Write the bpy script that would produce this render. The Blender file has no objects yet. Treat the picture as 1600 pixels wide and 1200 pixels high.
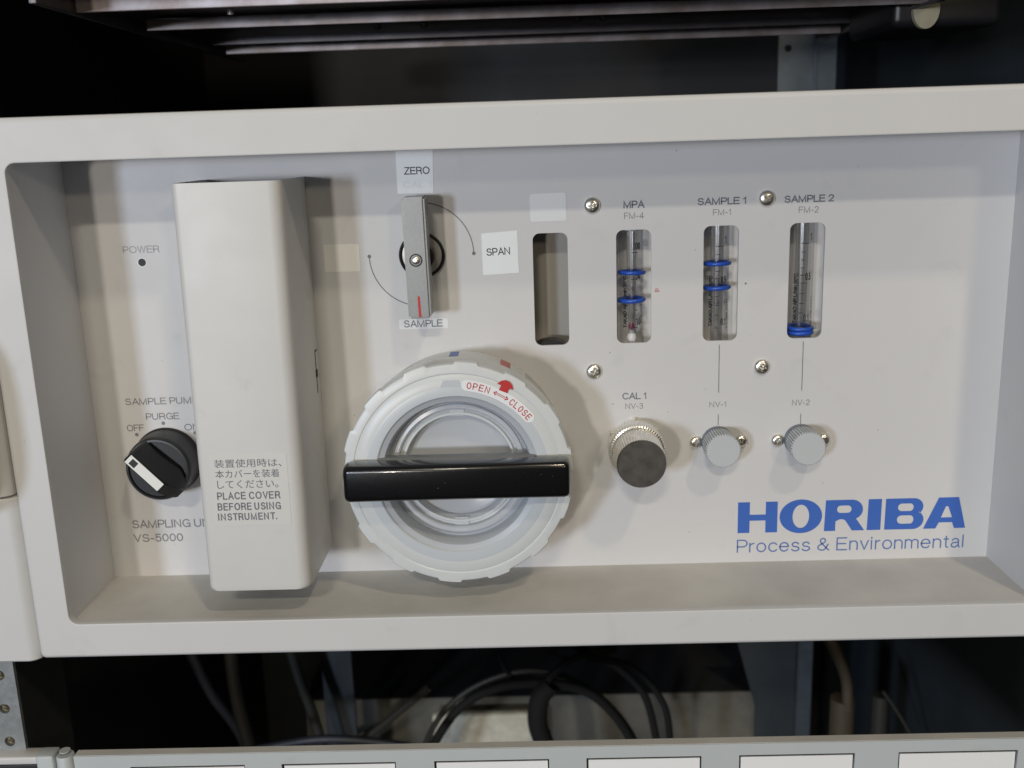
import bpy, bmesh, math, random
from mathutils import Vector, Matrix
random.seed(7)
M_ = 0.001                       # everything below is written in millimetres
S = bpy.context.scene
COL = S.collection
D = 48.7                         # depth of the recessed control panel behind the front face

# ---------------------------------------------------------------- camera
cd = bpy.data.cameras.new("camera")
cam = bpy.data.objects.new("camera", cd); COL.objects.link(cam)
cam.location = (0.19836, -0.39121, 0.20740)
cam.rotation_euler = (1.33774, 0.031737, 0.015116)
cd.sensor_width = 36.0; cd.lens = 1592.8 / 1600 * 36.0
cd.clip_start = 0.01; cd.clip_end = 50
cd.dof.use_dof = True; cd.dof.focus_distance = 0.425; cd.dof.aperture_fstop = 12.5
S.camera = cam

# ---------------------------------------------------------------- world: a dim room, paler towards its ceiling
w = bpy.data.worlds.new("World"); S.world = w; w.use_nodes = True
nt = w.node_tree; bgn = nt.nodes["Background"]
tc = nt.nodes.new("ShaderNodeTexCoord"); sx = nt.nodes.new("ShaderNodeSeparateXYZ")
mr = nt.nodes.new("ShaderNodeMapRange"); mr.inputs[1].default_value = -1; mr.inputs[2].default_value = 1
cr = nt.nodes.new("ShaderNodeValToRGB")
cr.color_ramp.elements[0].position = 0.1; cr.color_ramp.elements[0].color = (0.05, 0.05, 0.05, 1)
cr.color_ramp.elements[1].position = 0.95; cr.color_ramp.elements[1].color = (0.42, 0.43, 0.44, 1)
e = cr.color_ramp.elements.new(0.55); e.color = (0.15, 0.15, 0.15, 1)
nt.links.new(tc.outputs["Generated"], sx.inputs[0]); nt.links.new(sx.outputs[2], mr.inputs[0])
nt.links.new(mr.outputs[0], cr.inputs[0]); nt.links.new(cr.outputs[0], bgn.inputs[0])
bgn.inputs[1].default_value = 0.24

# ---------------------------------------------------------------- lamps of the room (travel direction dx, 1, dz)
def lamp(name, dx, dz, watt, col, sx_, sy_, dist=2.6):
    ld = bpy.data.lights.new(name, 'AREA'); ld.shape = 'RECTANGLE'; ld.size = sx_; ld.size_y = sy_
    ld.energy = watt; ld.color = col
    o = bpy.data.objects.new(name, ld); COL.objects.link(o)
    d = Vector((dx, 1, dz)).normalized()
    o.location = Vector((0.19, 0.02, 0.10)) - d * dist
    o.rotation_euler = d.to_track_quat('-Z', 'Y').to_euler()
    return o
lamp("window_light", 0.57, -0.06, 22.0, (0.69, 0.81, 1.0), 0.22, 0.30)
lamp("side_lamp", 0.32, -0.05, 13.5, (1.0, 0.91, 0.81), 0.13, 0.16)
lamp("ceiling_lamp_near", 0.13, -0.60, 13.0, (1.0, 0.92, 0.74), 0.30, 0.07)
lamp("ceiling_lamp_right", -0.42, -0.34, 5.0, (1.0, 0.83, 0.60), 0.22, 0.12)
lamp("ceiling_lamp_high", -0.50, -1.27, 10.0, (1.0, 0.84, 0.62), 0.12, 0.12)
S.cycles.transparent_max_bounces = 24
S.view_settings.view_transform = 'Standard'; S.view_settings.look = 'None'
S.view_settings.exposure = 0.0; S.view_settings.gamma = 1.0

# ---------------------------------------------------------------- materials
def mat(name, col, rough=0.5, metal=0.0, bump=0.0, bscale=900, var=0.0, vscale=30, spec=0.5, coat=0.0, col2=None, smudge=0.0):
    m = bpy.data.materials.new(name); m.use_nodes = True; n = m.node_tree; b = n.nodes["Principled BSDF"]
    b.inputs["Base Color"].default_value = (*col, 1); b.inputs["Roughness"].default_value = rough
    b.inputs["Metallic"].default_value = metal; b.inputs["Specular IOR Level"].default_value = spec
    b.inputs["Coat Weight"].default_value = coat; b.inputs["Coat Roughness"].default_value = 0.05
    t = n.nodes.new("ShaderNodeTexCoord")
    if bump:
        z = n.nodes.new("ShaderNodeTexNoise"); z.inputs["Scale"].default_value = bscale; z.inputs["Detail"].default_value = 3
        p = n.nodes.new("ShaderNodeBump"); p.inputs["Strength"].default_value = bump; p.inputs["Distance"].default_value = 0.0003
        n.links.new(t.outputs["Object"], z.inputs["Vector"]); n.links.new(z.outputs[0], p.inputs["Height"])
        n.links.new(p.outputs[0], b.inputs["Normal"])
    if var:
        z = n.nodes.new("ShaderNodeTexNoise"); z.inputs["Scale"].default_value = vscale; z.inputs["Detail"].default_value = 6
        z.inputs["Roughness"].default_value = 0.6
        r = n.nodes.new("ShaderNodeValToRGB")
        c2 = col2 or tuple(c * (1 - var) for c in col)
        r.color_ramp.elements[0].position = 0.35; r.color_ramp.elements[0].color = (*c2, 1)
        r.color_ramp.elements[1].position = 0.65; r.color_ramp.elements[1].color = (*col, 1)
        n.links.new(t.outputs["Object"], z.inputs["Vector"]); n.links.new(z.outputs[0], r.inputs[0])
        n.links.new(r.outputs[0], b.inputs["Base Color"])
        if smudge:
            z2 = n.nodes.new("ShaderNodeTexNoise"); z2.inputs["Scale"].default_value = 48; z2.inputs["Detail"].default_value = 7; z2.inputs["Distortion"].default_value = .6
            r2 = n.nodes.new("ShaderNodeValToRGB")
            r2.color_ramp.elements[0].position = .63; r2.color_ramp.elements[0].color = (1, 1, 1, 1)
            r2.color_ramp.elements[1].position = .74; r2.color_ramp.elements[1].color = (1 - smudge, 1 - smudge, 1 - smudge, 1)
            mx = n.nodes.new("ShaderNodeMixRGB"); mx.blend_type = 'MULTIPLY'; mx.inputs[0].default_value = 1
            z3 = n.nodes.new("ShaderNodeTexNoise"); z3.inputs["Scale"].default_value = 420; z3.inputs["Detail"].default_value = 1
            r3 = n.nodes.new("ShaderNodeValToRGB")
            r3.color_ramp.elements[0].position = .80; r3.color_ramp.elements[0].color = (1, 1, 1, 1)
            r3.color_ramp.elements[1].position = .84; r3.color_ramp.elements[1].color = (.70, .68, .65, 1)
            m3 = n.nodes.new("ShaderNodeMixRGB"); m3.blend_type = 'MULTIPLY'; m3.inputs[0].default_value = 1
            n.links.new(t.outputs["Object"], z2.inputs["Vector"]); n.links.new(z2.outputs[0], r2.inputs[0])
            n.links.new(t.outputs["Object"], z3.inputs["Vector"]); n.links.new(z3.outputs[0], r3.inputs[0])
            n.links.new(r.outputs[0], mx.inputs[1]); n.links.new(r2.outputs[0], mx.inputs[2])
            n.links.new(mx.outputs[0], m3.inputs[1]); n.links.new(r3.outputs[0], m3.inputs[2])
            n.links.new(m3.outputs[0], b.inputs["Base Color"])
            rr = n.nodes.new("ShaderNodeMapRange"); rr.inputs[3].default_value = rough - .05; rr.inputs[4].default_value = rough + .12
            n.links.new(z2.outputs[0], rr.inputs[0]); n.links.new(rr.outputs[0], b.inputs["Roughness"])
    return m
CREAM = (0.632, 0.635, 0.635)
m_coat = mat("cream_powder_coat", CREAM, 0.48, bump=0.10, bscale=1400, var=0.035, vscale=14, smudge=.05)
m_panel = mat("cream_panel_coat", (0.63, 0.63, 0.637), 0.5, bump=0.12, bscale=1500, var=0.03, vscale=10, smudge=.045)
m_cover = mat("cream_cover_coat", (0.635, 0.635, 0.622), 0.40, bump=0.08, bscale=1300, var=0.04, vscale=25, smudge=.10)
m_lower = mat("pale_grey_coat", (0.50, 0.54, 0.55), 0.45, bump=0.08, bscale=1300, var=0.03, vscale=12, smudge=.06)
m_ink = mat("grey_print", (0.15, 0.16, 0.19), 0.6)
m_inkpale = mat("pale_grey_print", (0.19, 0.20, 0.22), 0.6)
m_inkfaded = mat("faded_grey_print", (0.34, 0.345, 0.36), 0.6)
m_inkghost = mat("ghost_print", (0.76, 0.79, 0.82), 0.6)
m_black = mat("black_print", (0.015, 0.016, 0.02), 0.6)
m_blue = mat("blue_print", (0.045, 0.135, 0.50), 0.5)
m_bluethin = mat("thin_blue_print", (0.09, 0.17, 0.42), 0.5)
m_red = mat("red_print", (0.55, 0.025, 0.025), 0.5, var=0.15, vscale=500)
m_white = mat("white_label_paper", (0.84, 0.87, 0.89), 0.45, var=0.02, vscale=60)
m_pale = mat("pale_blank_label", (0.74, 0.76, 0.775), 0.42)
m_cream2 = mat("cream_blank_label", (0.74, 0.74, 0.71), 0.42)
m_film = mat("clear_label_film", (0.65, 0.645, 0.625), 0.36)
m_card = mat("white_card", (0.86, 0.87, 0.88), 0.5)
m_blk = mat("black_plastic", (0.012, 0.012, 0.014), 0.38, bump=0.06, bscale=900)
m_knobblk = mat("satin_black_plastic", (0.018, 0.018, 0.02), 0.42, bump=0.1, bscale=1200, var=0.3, vscale=200)
m_gloss = mat("glossy_black_plastic", (0.005, 0.005, 0.006), 0.24, bump=0.10, bscale=350, coat=0.4)
m_web = mat("smoky_grey_plastic", (0.20, 0.21, 0.22), 0.4)
m_stripe = mat("white_paint", (0.80, 0.81, 0.78), 0.4)
m_lever = mat("grey_lever_metal", (0.30, 0.315, 0.32), 0.38, metal=0.35, bump=0.15, bscale=2500, var=0.10, vscale=900)
m_chrome = mat("nickel", (0.90, 0.88, 0.82), 0.30, metal=1, var=0.15, vscale=300)
m_facerefl = mat("dark_reflection_nickel", (0.19, 0.18, 0.165), 0.40, metal=.7, bump=0.1, bscale=1500, var=0.35, vscale=160)  # dark reflection of the camera side is put into this nickel colour
m_greyk = mat("blue_grey_plastic", (0.52, 0.55, 0.57), 0.45, bump=0.1, bscale=1500)
m_greyd = mat("dark_blue_grey_plastic", (0.16, 0.18, 0.22), 0.45)
m_oring = mat("blue_rubber", (0.02, 0.09, 0.50), 0.30)
m_float = mat("white_float", (0.8, 0.8, 0.8), 0.3)
m_magenta = mat("magenta_bead", (0.35, 0.01, 0.12), 0.25)
m_dark = mat("dark_cavity", (0.02, 0.02, 0.02), 0.7)
m_dot = mat("dark_lens", (0.018, 0.02, 0.022), 0.6)
m_galv = mat("galvanised_steel", (0.37, 0.39, 0.40), 0.42, metal=0.5, bump=0.2, bscale=700, var=0.22, vscale=260)
m_steel = mat("brushed_steel", (0.44, 0.40, 0.415), 0.42, metal=0.25, var=0.35, vscale=35, col2=(0.22, 0.165, 0.14))
m_steeld = mat("dark_steel", (0.17, 0.155, 0.16), 0.45, metal=0.6, var=0.4, vscale=30)
m_thread = mat("threaded_brass", (0.55, 0.52, 0.42), 0.35, metal=0.8)
m_rackdk = mat("rack_dark_paint", (0.030, 0.033, 0.038), 0.6, var=0.4, vscale=9)
m_rackblue = mat("rack_blue_grey_paint", (0.036, 0.045, 0.053), 0.55, var=0.3, vscale=9)
m_beige = mat("beige_sheet_metal", (0.17, 0.165, 0.14), 0.55, var=0.5, vscale=12)  # its darker mottling stands in for shade over the box front
m_blot = mat("mottled_beige", (0.80, 0.77, 0.64), 0.6, var=0.4, vscale=42)
m_cable = mat("black_cable_rubber", (0.006, 0.006, 0.006), 0.85)
m_cableg = mat("grey_hose", (0.035, 0.034, 0.029), 0.5)
m_cablebr = mat("brown_hose", (0.075, 0.06, 0.04), 0.5)
m_cableb = mat("blue_grey_cable", (0.035, 0.04, 0.055), 0.5)
m_redmark = mat("faded_red_mark", (0.50, 0.16, 0.16), 0.5)
m_bluemark = mat("faded_blue_mark", (0.11, 0.19, 0.45), 0.5)

def dusty():
    m = mat("dusty_cream_coat", (0.50, 0.47, 0.40), 0.7, bump=0.25, bscale=1800)
    n = m.node_tree; b = n.nodes["Principled BSDF"]; t = n.nodes.new("ShaderNodeTexCoord")
    a = n.nodes.new("ShaderNodeTexNoise"); a.inputs["Scale"].default_value = 22; a.inputs["Detail"].default_value = 8
    r = n.nodes.new("ShaderNodeValToRGB")
    r.color_ramp.elements[0].position = .35; r.color_ramp.elements[0].color = (0.54, 0.53, 0.505, 1)
    r.color_ramp.elements[1].position = .7; r.color_ramp.elements[1].color = (0.67, 0.66, 0.635, 1)
    v = n.nodes.new("ShaderNodeTexNoise"); v.inputs["Scale"].default_value = 700; v.inputs["Detail"].default_value = 2
    r2 = n.nodes.new("ShaderNodeValToRGB")
    r2.color_ramp.elements[0].position = .72; r2.color_ramp.elements[0].color = (0, 0, 0, 1)
    r2.color_ramp.elements[1].position = .80; r2.color_ramp.elements[1].color = (1, 1, 1, 1)
    mx = n.nodes.new("ShaderNodeMixRGB"); mx.inputs[2].default_value = (0.75, 0.73, 0.68, 1)
    n.links.new(t.outputs["Object"], a.inputs["Vector"]); n.links.new(a.outputs[0], r.inputs[0])
    n.links.new(t.outputs["Object"], v.inputs["Vector"]); n.links.new(v.outputs[0], r2.inputs[0])
    n.links.new(r2.outputs[0], mx.inputs[0]); n.links.new(r.outputs[0], mx.inputs[1]); n.links.new(mx.outputs[0], b.inputs["Base Color"])
    return m
m_dust = dusty()

def milky(name, col, trans=0.25, clear=0.12, rough=0.22):
    m = bpy.data.materials.new(name); m.use_nodes = True; n = m.node_tree
    out = n.nodes["Material Output"]; b = n.nodes["Principled BSDF"]
    b.inputs["Base Color"].default_value = (*col, 1); b.inputs["Roughness"].default_value = rough
    tl = n.nodes.new("ShaderNodeBsdfTranslucent"); tl.inputs[0].default_value = (*col, 1)
    tp = n.nodes.new("ShaderNodeBsdfTransparent"); tp.inputs[0].default_value = (0.93, 0.95, 0.97, 1)
    a = n.nodes.new("ShaderNodeMixShader"); a.inputs[0].default_value = trans
    c = n.nodes.new("ShaderNodeMixShader"); c.inputs[0].default_value = clear
    n.links.new(b.outputs[0], a.inputs[1]); n.links.new(tl.outputs[0], a.inputs[2])
    n.links.new(a.outputs[0], c.inputs[1]); n.links.new(tp.outputs[0], c.inputs[2]); n.links.new(c.outputs[0], out.inputs[0])
    return m
m_milk = milky("milky_plastic", (0.79, 0.825, 0.835), 0.16, 0.05, 0.33)
m_milkbase = milky("tinted_milky_plastic", (0.66, 0.66, 0.61), 0.15, 0.12)
m_clear = milky("clear_plastic", (0.78, 0.81, 0.85), 0.15, 0.2, 0.2)
m_shade = milky("grey_clear_plastic", (0.64, 0.68, 0.74), 0.2, 0.15, 0.35)

def tubeglass(name="tube_glass", gl=.09, ro=.10):
    m = bpy.data.materials.new(name); m.use_nodes = True; n = m.node_tree
    out = n.nodes["Material Output"]; n.nodes.remove(n.nodes["Principled BSDF"])
    lw = n.nodes.new("ShaderNodeLayerWeight"); lw.inputs[0].default_value = 0.35
    r = n.nodes.new("ShaderNodeValToRGB")
    r.color_ramp.elements[0].position = 0.1; r.color_ramp.elements[0].color = (0.99, 0.99, 0.99, 1)
    r.color_ramp.elements[1].position = 0.85; r.color_ramp.elements[1].color = (0.74, 0.74, 0.77, 1)
    tp = n.nodes.new("ShaderNodeBsdfTransparent"); g = n.nodes.new("ShaderNodeBsdfGlossy"); g.inputs["Roughness"].default_value = ro
    r2 = n.nodes.new("ShaderNodeValToRGB")
    r2.color_ramp.elements[0].position = 0.0; r2.color_ramp.elements[0].color = (gl, gl, gl, 1)
    r2.color_ramp.elements[1].position = 0.95; r2.color_ramp.elements[1].color = (.6, .6, .6, 1)
    e2 = r2.color_ramp.elements.new(0.55); e2.color = (gl * 1.2, gl * 1.2, gl * 1.2, 1)
    mx = n.nodes.new("ShaderNodeMixShader")
    n.links.new(lw.outputs["Facing"], r.inputs[0]); n.links.new(r.outputs[0], tp.inputs[0])
    n.links.new(lw.outputs["Facing"], r2.inputs[0]); n.links.new(r2.outputs[0], mx.inputs[0])
    n.links.new(tp.outputs[0], mx.inputs[1]); n.links.new(g.outputs[0], mx.inputs[2]); n.links.new(mx.outputs[0], out.inputs[0])
    return m
m_glass = tubeglass()
m_bore = tubeglass("bore_glass", .30, .16)
m_rim = milky("bluish_milky_plastic", (0.68, 0.73, 0.775), 0.14, 0.08, .3)
m_mould = milky("mould_mark_plastic", (0.66, 0.71, 0.745), 0.14, 0.05)

# ---------------------------------------------------------------- object helpers
ORG = {}
def thing(name, label, cat, org, group=None):
    o = bpy.data.objects.new(name, None); COL.objects.link(o); o.empty_display_size = 0.01
    o.location = Vector(org) * M_; ORG[o.name] = Vector(org)
    o["label"] = label; o["category"] = cat
    if group: o["group"] = group
    return o
def link(name, me, m, parent=None, org=(0, 0, 0), label=None):
    """me is in mm relative to org"""
    o = bpy.data.objects.new(name, me); COL.objects.link(o)
    if m:
        me.materials.clear(); me.materials.append(m)
    o.location = Vector(org) * M_; ORG[o.name] = Vector(org)
    if parent is not None:
        o.parent = parent; o.location = (Vector(org) - ORG[parent.name]) * M_
    if label: o["label"] = label
    return o
def finish(bm, name, smooth=False, ang=40):
    bmesh.ops.recalc_face_normals(bm, faces=bm.faces)
    for v in bm.verts: v.co *= M_
    me = bpy.data.meshes.new(name); bm.to_mesh(me); bm.free()
    if smooth:
        for p in me.polygons: p.use_smooth = True
        me.set_sharp_from_angle(angle=math.radians(ang))
    return me
def add_box(bm, x0, y0, z0, x1, y1, z1):
    r = bmesh.ops.create_cube(bm, size=1)
    for v in r['verts']:
        v.co = Vector(((x0 + x1) / 2 + v.co.x * (x1 - x0), (y0 + y1) / 2 + v.co.y * (y1 - y0), (z0 + z1) / 2 + v.co.z * (z1 - z0)))
    return r['verts']
def box(name, m, parent, x0, y0, z0, x1, y1, z1, r=0.0, seg=3, label=None):
    bm = bmesh.new(); org = ((x0 + x1) / 2, (y0 + y1) / 2, (z0 + z1) / 2)
    add_box(bm, x0 - org[0], y0 - org[1], z0 - org[2], x1 - org[0], y1 - org[1], z1 - org[2])
    if r: bmesh.ops.bevel(bm, geom=bm.edges[:], offset=r, segments=seg, affect='EDGES', profile=0.5)
    return link(name, finish(bm, name, bool(r), 50), m, parent, org, label)
def loft(bm, loops, close=True, cap0=False, cap1=False):
    rows = [[bm.verts.new(p) for p in l] for l in loops]
    n = len(rows[0])
    for a, b in zip(rows, rows[1:]):
        for i in range(n if close else n - 1):
            bm.faces.new((a[i], a[(i + 1) % n], b[(i + 1) % n], b[i]))
    if cap0: bm.faces.new(rows[0])
    if cap1: bm.faces.new(list(reversed(rows[-1])))
    return rows
def rrect(x0, z0, x1, z1, r, y=0.0, n=6):
    pts = []
    for cx, cz, a0 in ((x1 - r, z1 - r, 0), (x0 + r, z1 - r, 90), (x0 + r, z0 + r, 180), (x1 - r, z0 + r, 270)):
        for i in range(n + 1):
            a = math.radians(a0 + 90 * i / n); pts.append((cx + r * math.cos(a), y, cz + r * math.sin(a)))
    return pts
def lathe(name, m, parent, org, prof, n=64, fn=None, label=None, smooth=True, ang=35, rot=0.0):
    """prof: (radius, y) list; axis along y through org; fn(angle, r, k) may modulate the radius"""
    bm = bmesh.new(); rows = []
    for k, (r, y) in enumerate(prof):
        if r < 1e-6: rows.append([bm.verts.new((0, y - org[1], 0))]); continue
        row = []
        for i in range(n):
            a = 2 * math.pi * i / n + rot; rr = fn(a, r, k) if fn else r
            row.append(bm.verts.new((rr * math.cos(a), y - org[1], rr * math.sin(a))))
        rows.append(row)
    for a, b in zip(rows, rows[1:]):
        for i in range(n):
            j = (i + 1) % n
            if len(a) == 1: bm.faces.new((a[0], b[j], b[i]))
            elif len(b) == 1: bm.faces.new((a[i], a[j], b[0]))
            else: bm.faces.new((a[i], a[j], b[j], b[i]))
    return link(name, finish(bm, name, smooth, ang), m, parent, org, label)
def curve_mesh(loops, thick=0.0):
    """closed 2D loops (outer and holes) filled; returns mesh facing -Y with local y from 0 to thick"""
    c = bpy.data.curves.new("tmp", 'CURVE'); c.dimensions = '2D'; c.fill_mode = 'BOTH'; c.extrude = thick / 2
    for l in loops:
        s = c.splines.new('POLY'); s.points.add(len(l) - 1); s.use_cyclic_u = True
        for p, q in zip(s.points, l): p.co = (q[0], q[1], 0, 1)
    return from_curve(c, thick)
def from_curve(c, thick=0.0):
    o = bpy.data.objects.new("tmp", c); COL.objects.link(o)
    dg = bpy.context.evaluated_depsgraph_get(); me = bpy.data.meshes.new_from_object(o.evaluated_get(dg))
    bpy.data.objects.remove(o); bpy.data.curves.remove(c)
    for v in me.vertices:
        x, y, z = v.co; v.co = (x, thick / 2 - z, y)
    me.update(); return me
def flat(name, m, parent, loops, y, thick=0.0, label=None):
    """flat printed or sheet shape; loops are lists of (x, z) in world mm, front face at y"""
    cx = sum(p[0] for p in loops[0]) / len(loops[0]); cz = sum(p[1] for p in loops[0]) / len(loops[0])
    me = curve_mesh([[(p[0] - cx, p[1] - cz) for p in l] for l in loops], thick)
    for v in me.vertices: v.co *= M_
    if not thick:
        bm = bmesh.new(); bm.from_mesh(me)
        for f in bm.faces:
            if f.normal.y > 0: f.normal_flip()
        bm.to_mesh(me); bm.free()
    return link(name, me, m, parent, (cx, y, cz), label)
def text_mesh(s, bbox, bold=0.0, rot=0.0, spacing=1.0, ref=None):
    """mesh of s fitted into bbox (x0, z0, x1, z1) mm; centred on its origin"""
    c = bpy.data.curves.new("tmp", 'FONT'); c.body = s; c.size = 10; c.offset = bold; c.space_character = spacing; c.resolution_u = 6
    o = bpy.data.objects.new("tmp", c); COL.objects.link(o)
    dg = bpy.context.evaluated_depsgraph_get(); me = bpy.data.meshes.new_from_object(o.evaluated_get(dg))
    bpy.data.objects.remove(o); bpy.data.curves.remove(c)
    xs = [v.co.x for v in me.vertices]; ys = [v.co.y for v in me.vertices]
    w0, w1, h0, h1 = min(xs), max(xs), min(ys), max(ys)
    if ref == 'cap': h0, h1 = 0.0, 7.27
    W = bbox[2] - bbox[0]; H = bbox[3] - bbox[1]
    if rot: W, H = H, W
    kx = W / (w1 - w0); kz = H / (h1 - h0)
    ca, sa = math.cos(rot), math.sin(rot)
    for v in me.vertices:
        x = (v.co.x - (w0 + w1) / 2) * kx; z = (v.co.y - (h0 + h1) / 2) * kz
        v.co = (x * ca - z * sa, 0, x * sa + z * ca)
    return me
# a plain sans-serif alphabet drawn as pen strokes (cap height 1)
def A_(cx, cy, rx, ry, a0, a1, n=14): return [(cx + rx * math.cos(math.radians(a0 + (a1 - a0) * k / n)), cy + ry * math.sin(math.radians(a0 + (a1 - a0) * k / n))) for k in range(n + 1)]
GL = {
 'A': [[(0, 0), (.34, 1), (.68, 0)], [(.115, .33), (.565, .33)]],
 'B': [[(0, 0), (0, 1), (.32, 1)] + A_(.32, .76, .24, .24, 85, -85) + [(0, .52)], [(.32, .52)] + A_(.34, .26, .27, .26, 85, -85) + [(0, 0)]],
 'C': [A_(.36, .5, .36, .5, 38, 322, 24)],
 'D': [[(0, 0), (0, 1), (.26, 1)] + A_(.27, .5, .37, .5, 85, -85, 16) + [(.26, 0), (0, 0)]],
 'E': [[(.56, 1), (0, 1), (0, 0), (.58, 0)], [(0, .52), (.52, .52)]], 'F': [[(.54, 1), (0, 1), (0, 0)], [(0, .5), (.48, .5)]],
 'G': [A_(.37, .5, .37, .5, 40, 318, 24) + [(.69, .15)], [(.42, .47), (.70, .47), (.70, 0)]], 'H': [[(0, 0), (0, 1)], [(.62, 0), (.62, 1)], [(0, .52), (.62, .52)]],
 'I': [[(0, 0), (0, 1)]], 'L': [[(0, 1), (0, 0), (.50, 0)]], 'M': [[(0, 0), (0, 1), (.38, 0), (.76, 1), (.76, 0)]], 'N': [[(0, 0), (0, 1), (.62, 0), (.62, 1)]],
 'O': [A_(.39, .5, .39, .5, 90, 450, 32)], 'P': [[(0, 0), (0, 1), (.32, 1)] + A_(.32, .72, .26, .28, 85, -85) + [(0, .44)]],
 'K': [[(0, 0), (0, 1)], [(.56, 1), (0, .36)], [(.2, .56), (.6, 0)]],
 'R': [[(0, 0), (0, 1), (.34, 1)] + A_(.34, .74, .25, .26, 85, -85) + [(0, .48)], [(.36, .48), (.53, .40), (.57, .15), (.63, 0)]],
 'S': [A_(.30, .75, .26, .25, 15, 262, 14) + A_(.31, .26, .29, .26, 82, -165, 14)], 'T': [[(0, 1), (.6, 1)], [(.3, 1), (.3, 0)]],
 'U': [[(0, 1), (0, .32)] + A_(.31, .31, .31, .31, 180, 360) + [(.62, 1)]], 'V': [[(0, 1), (.32, 0), (.64, 1)]], 'W': [[(0, 1), (.23, 0), (.45, 1), (.67, 0), (.9, 1)]],
 'Z': [[(.03, 1), (.58, 1), (0, 0), (.6, 0)]], '-': [[(0, .37), (.28, .37)]], '.': [[(0, 0), (0, .07)]], '/': [[(0, -.05), (.3, 1.03)]],
 '0': [A_(.25, .5, .25, .5, 90, 450, 26)], '1': [[(0, .76), (.16, .84), (.22, 1), (.22, 0)]], '2': [A_(.25, .72, .24, .28, 175, -38) + [(.0, 0), (.5, 0)]],
 '3': [A_(.24, .76, .22, .24, 160, -80) + [(.2, .52)], [(.2, .52)] + A_(.24, .27, .25, .27, 85, -160)], '4': [[(.40, 0), (.40, 1), (0, .26), (.54, .26)]],
 '5': [[(.45, 1), (.09, 1), (.04, .50)] + A_(.24, .32, .25, .33, 130, -155)], '7': [[(0, 1), (.48, 1), (.15, 0)]], '°': [A_(.12, .86, .12, .12, 0, 360, 12)],
 '&': [[(.66, 0), (.20, .62)] + A_(.30, .80, .15, .19, 200, -40) + [(.13, .44)] + A_(.25, .24, .24, .24, 125, 330) + [(.62, .50)]],
 'r': [[(0, 0), (0, .72)], [(0, .42)] + A_(.26, .42, .26, .29, 175, 95)], 'o': [A_(.26, .36, .26, .36, 90, 450, 26)], 'c': [A_(.26, .36, .26, .36, 38, 322, 20)],
 'e': [[(0, .38), (.52, .38)] + A_(.26, .36, .26, .36, 5, 325, 22)], 's': [A_(.22, .54, .19, .18, 15, 262, 12) + A_(.22, .18, .22, .18, 82, -165, 12)],
 'n': [[(0, 0), (0, .72)], [(0, .42)] + A_(.22, .46, .22, .26, 170, 0) + [(.44, 0)]], 'v': [[(0, .72), (.23, 0), (.46, .72)]], 'i': [[(0, 0), (0, .72)], [(0, .91), (0, 1.0)]],
 'm': [[(0, 0), (0, .72)], [(0, .46)] + A_(.19, .50, .19, .22, 170, 0) + [(.38, 0)], [(.38, .46)] + A_(.57, .50, .19, .22, 170, 0) + [(.76, 0)]],
 't': [[(.12, .93), (.12, .14)] + A_(.24, .13, .12, .13, 180, 270, 6), [(0, .70), (.25, .70)]], 'l': [[(0, 0), (0, 1)]],
 'a': [A_(.23, .50, .19, .22, 160, 0) + [(.42, .12), (.48, 0)], [(.42, .42), (.2, .38)] + A_(.17, .19, .17, .19, 90, 300, 10) + [(.42, .2)]],
}
def stroke_mesh(s, bbox, wd, rot=0.0, gap=.20):
    """s drawn with a pen of width wd (mm) so that its ink fills bbox; centred flat mesh in mm"""
    x = 0.0; P_ = []
    for ch in s:
        if ch == ' ': x += .30; continue
        g = GL[ch]; x1 = max(p[0] for l in g for p in l); P_ += [[(q[0] + x, q[1]) for q in l] for l in g]; x += x1 + gap * (1.25 if ch in 'IilMNHU1' else .85 if ch in 'ALTVP' else 1)
    xs = [p[0] for l in P_ for p in l]; zs = [p[1] for l in P_ for p in l]
    W, H = bbox[2] - bbox[0], bbox[3] - bbox[1]
    if rot: W, H = H, W
    kx = (W - wd) / max(max(xs) - min(xs), .01) if max(xs) > min(xs) else 1; kz = (H - wd) / (max(zs) - min(zs)); mx, mz = (max(xs) + min(xs)) / 2, (max(zs) + min(zs)) / 2
    ca, sa = math.cos(rot), math.sin(rot); bm = bmesh.new()
    for i, l in enumerate(P_):
        q = [Vector(((a - mx) * kx, (b - mz) * kz)) for a, b in l]; rows = []; yo = -(i % 7) * .006
        shut = (q[0] - q[-1]).length < 1e-4
        for k, p in enumerate(q):
            a = q[k - 1] if k else (q[-2] if shut else None); b = q[k + 1] if k < len(q) - 1 else (q[1] if shut else None)
            t1 = (p - a).normalized() if a is not None else None; t2 = (b - p).normalized() if b is not None else None
            if t1 is None: t1 = t2
            if t2 is None: t2 = t1
            t = t1 + t2; t = t.normalized() if t.length > .05 else t1; c = max(.45, t.dot(t1)); n = Vector((-t.y, t.x)) * wd / 2 / c
            e_ = Vector((0, 0))
            if not shut and k == 0: e_ = -t * wd * .42
            if not shut and k == len(q) - 1: e_ = t * wd * .42
            rows.append([bm.verts.new(((w_.x * ca - w_.y * sa), yo, (w_.x * sa + w_.y * ca))) for w_ in (p + e_ + n, p + e_ - n)])
        for a, b in zip(rows, rows[1:]): bm.faces.new((a[0], b[0], b[1], a[1]))
    for f in bm.faces:
        f.normal_update()
        if f.normal.y > 0: f.normal_flip()
    me = bpy.data.meshes.new("lettering"); bm.to_mesh(me); bm.free(); return me
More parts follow.
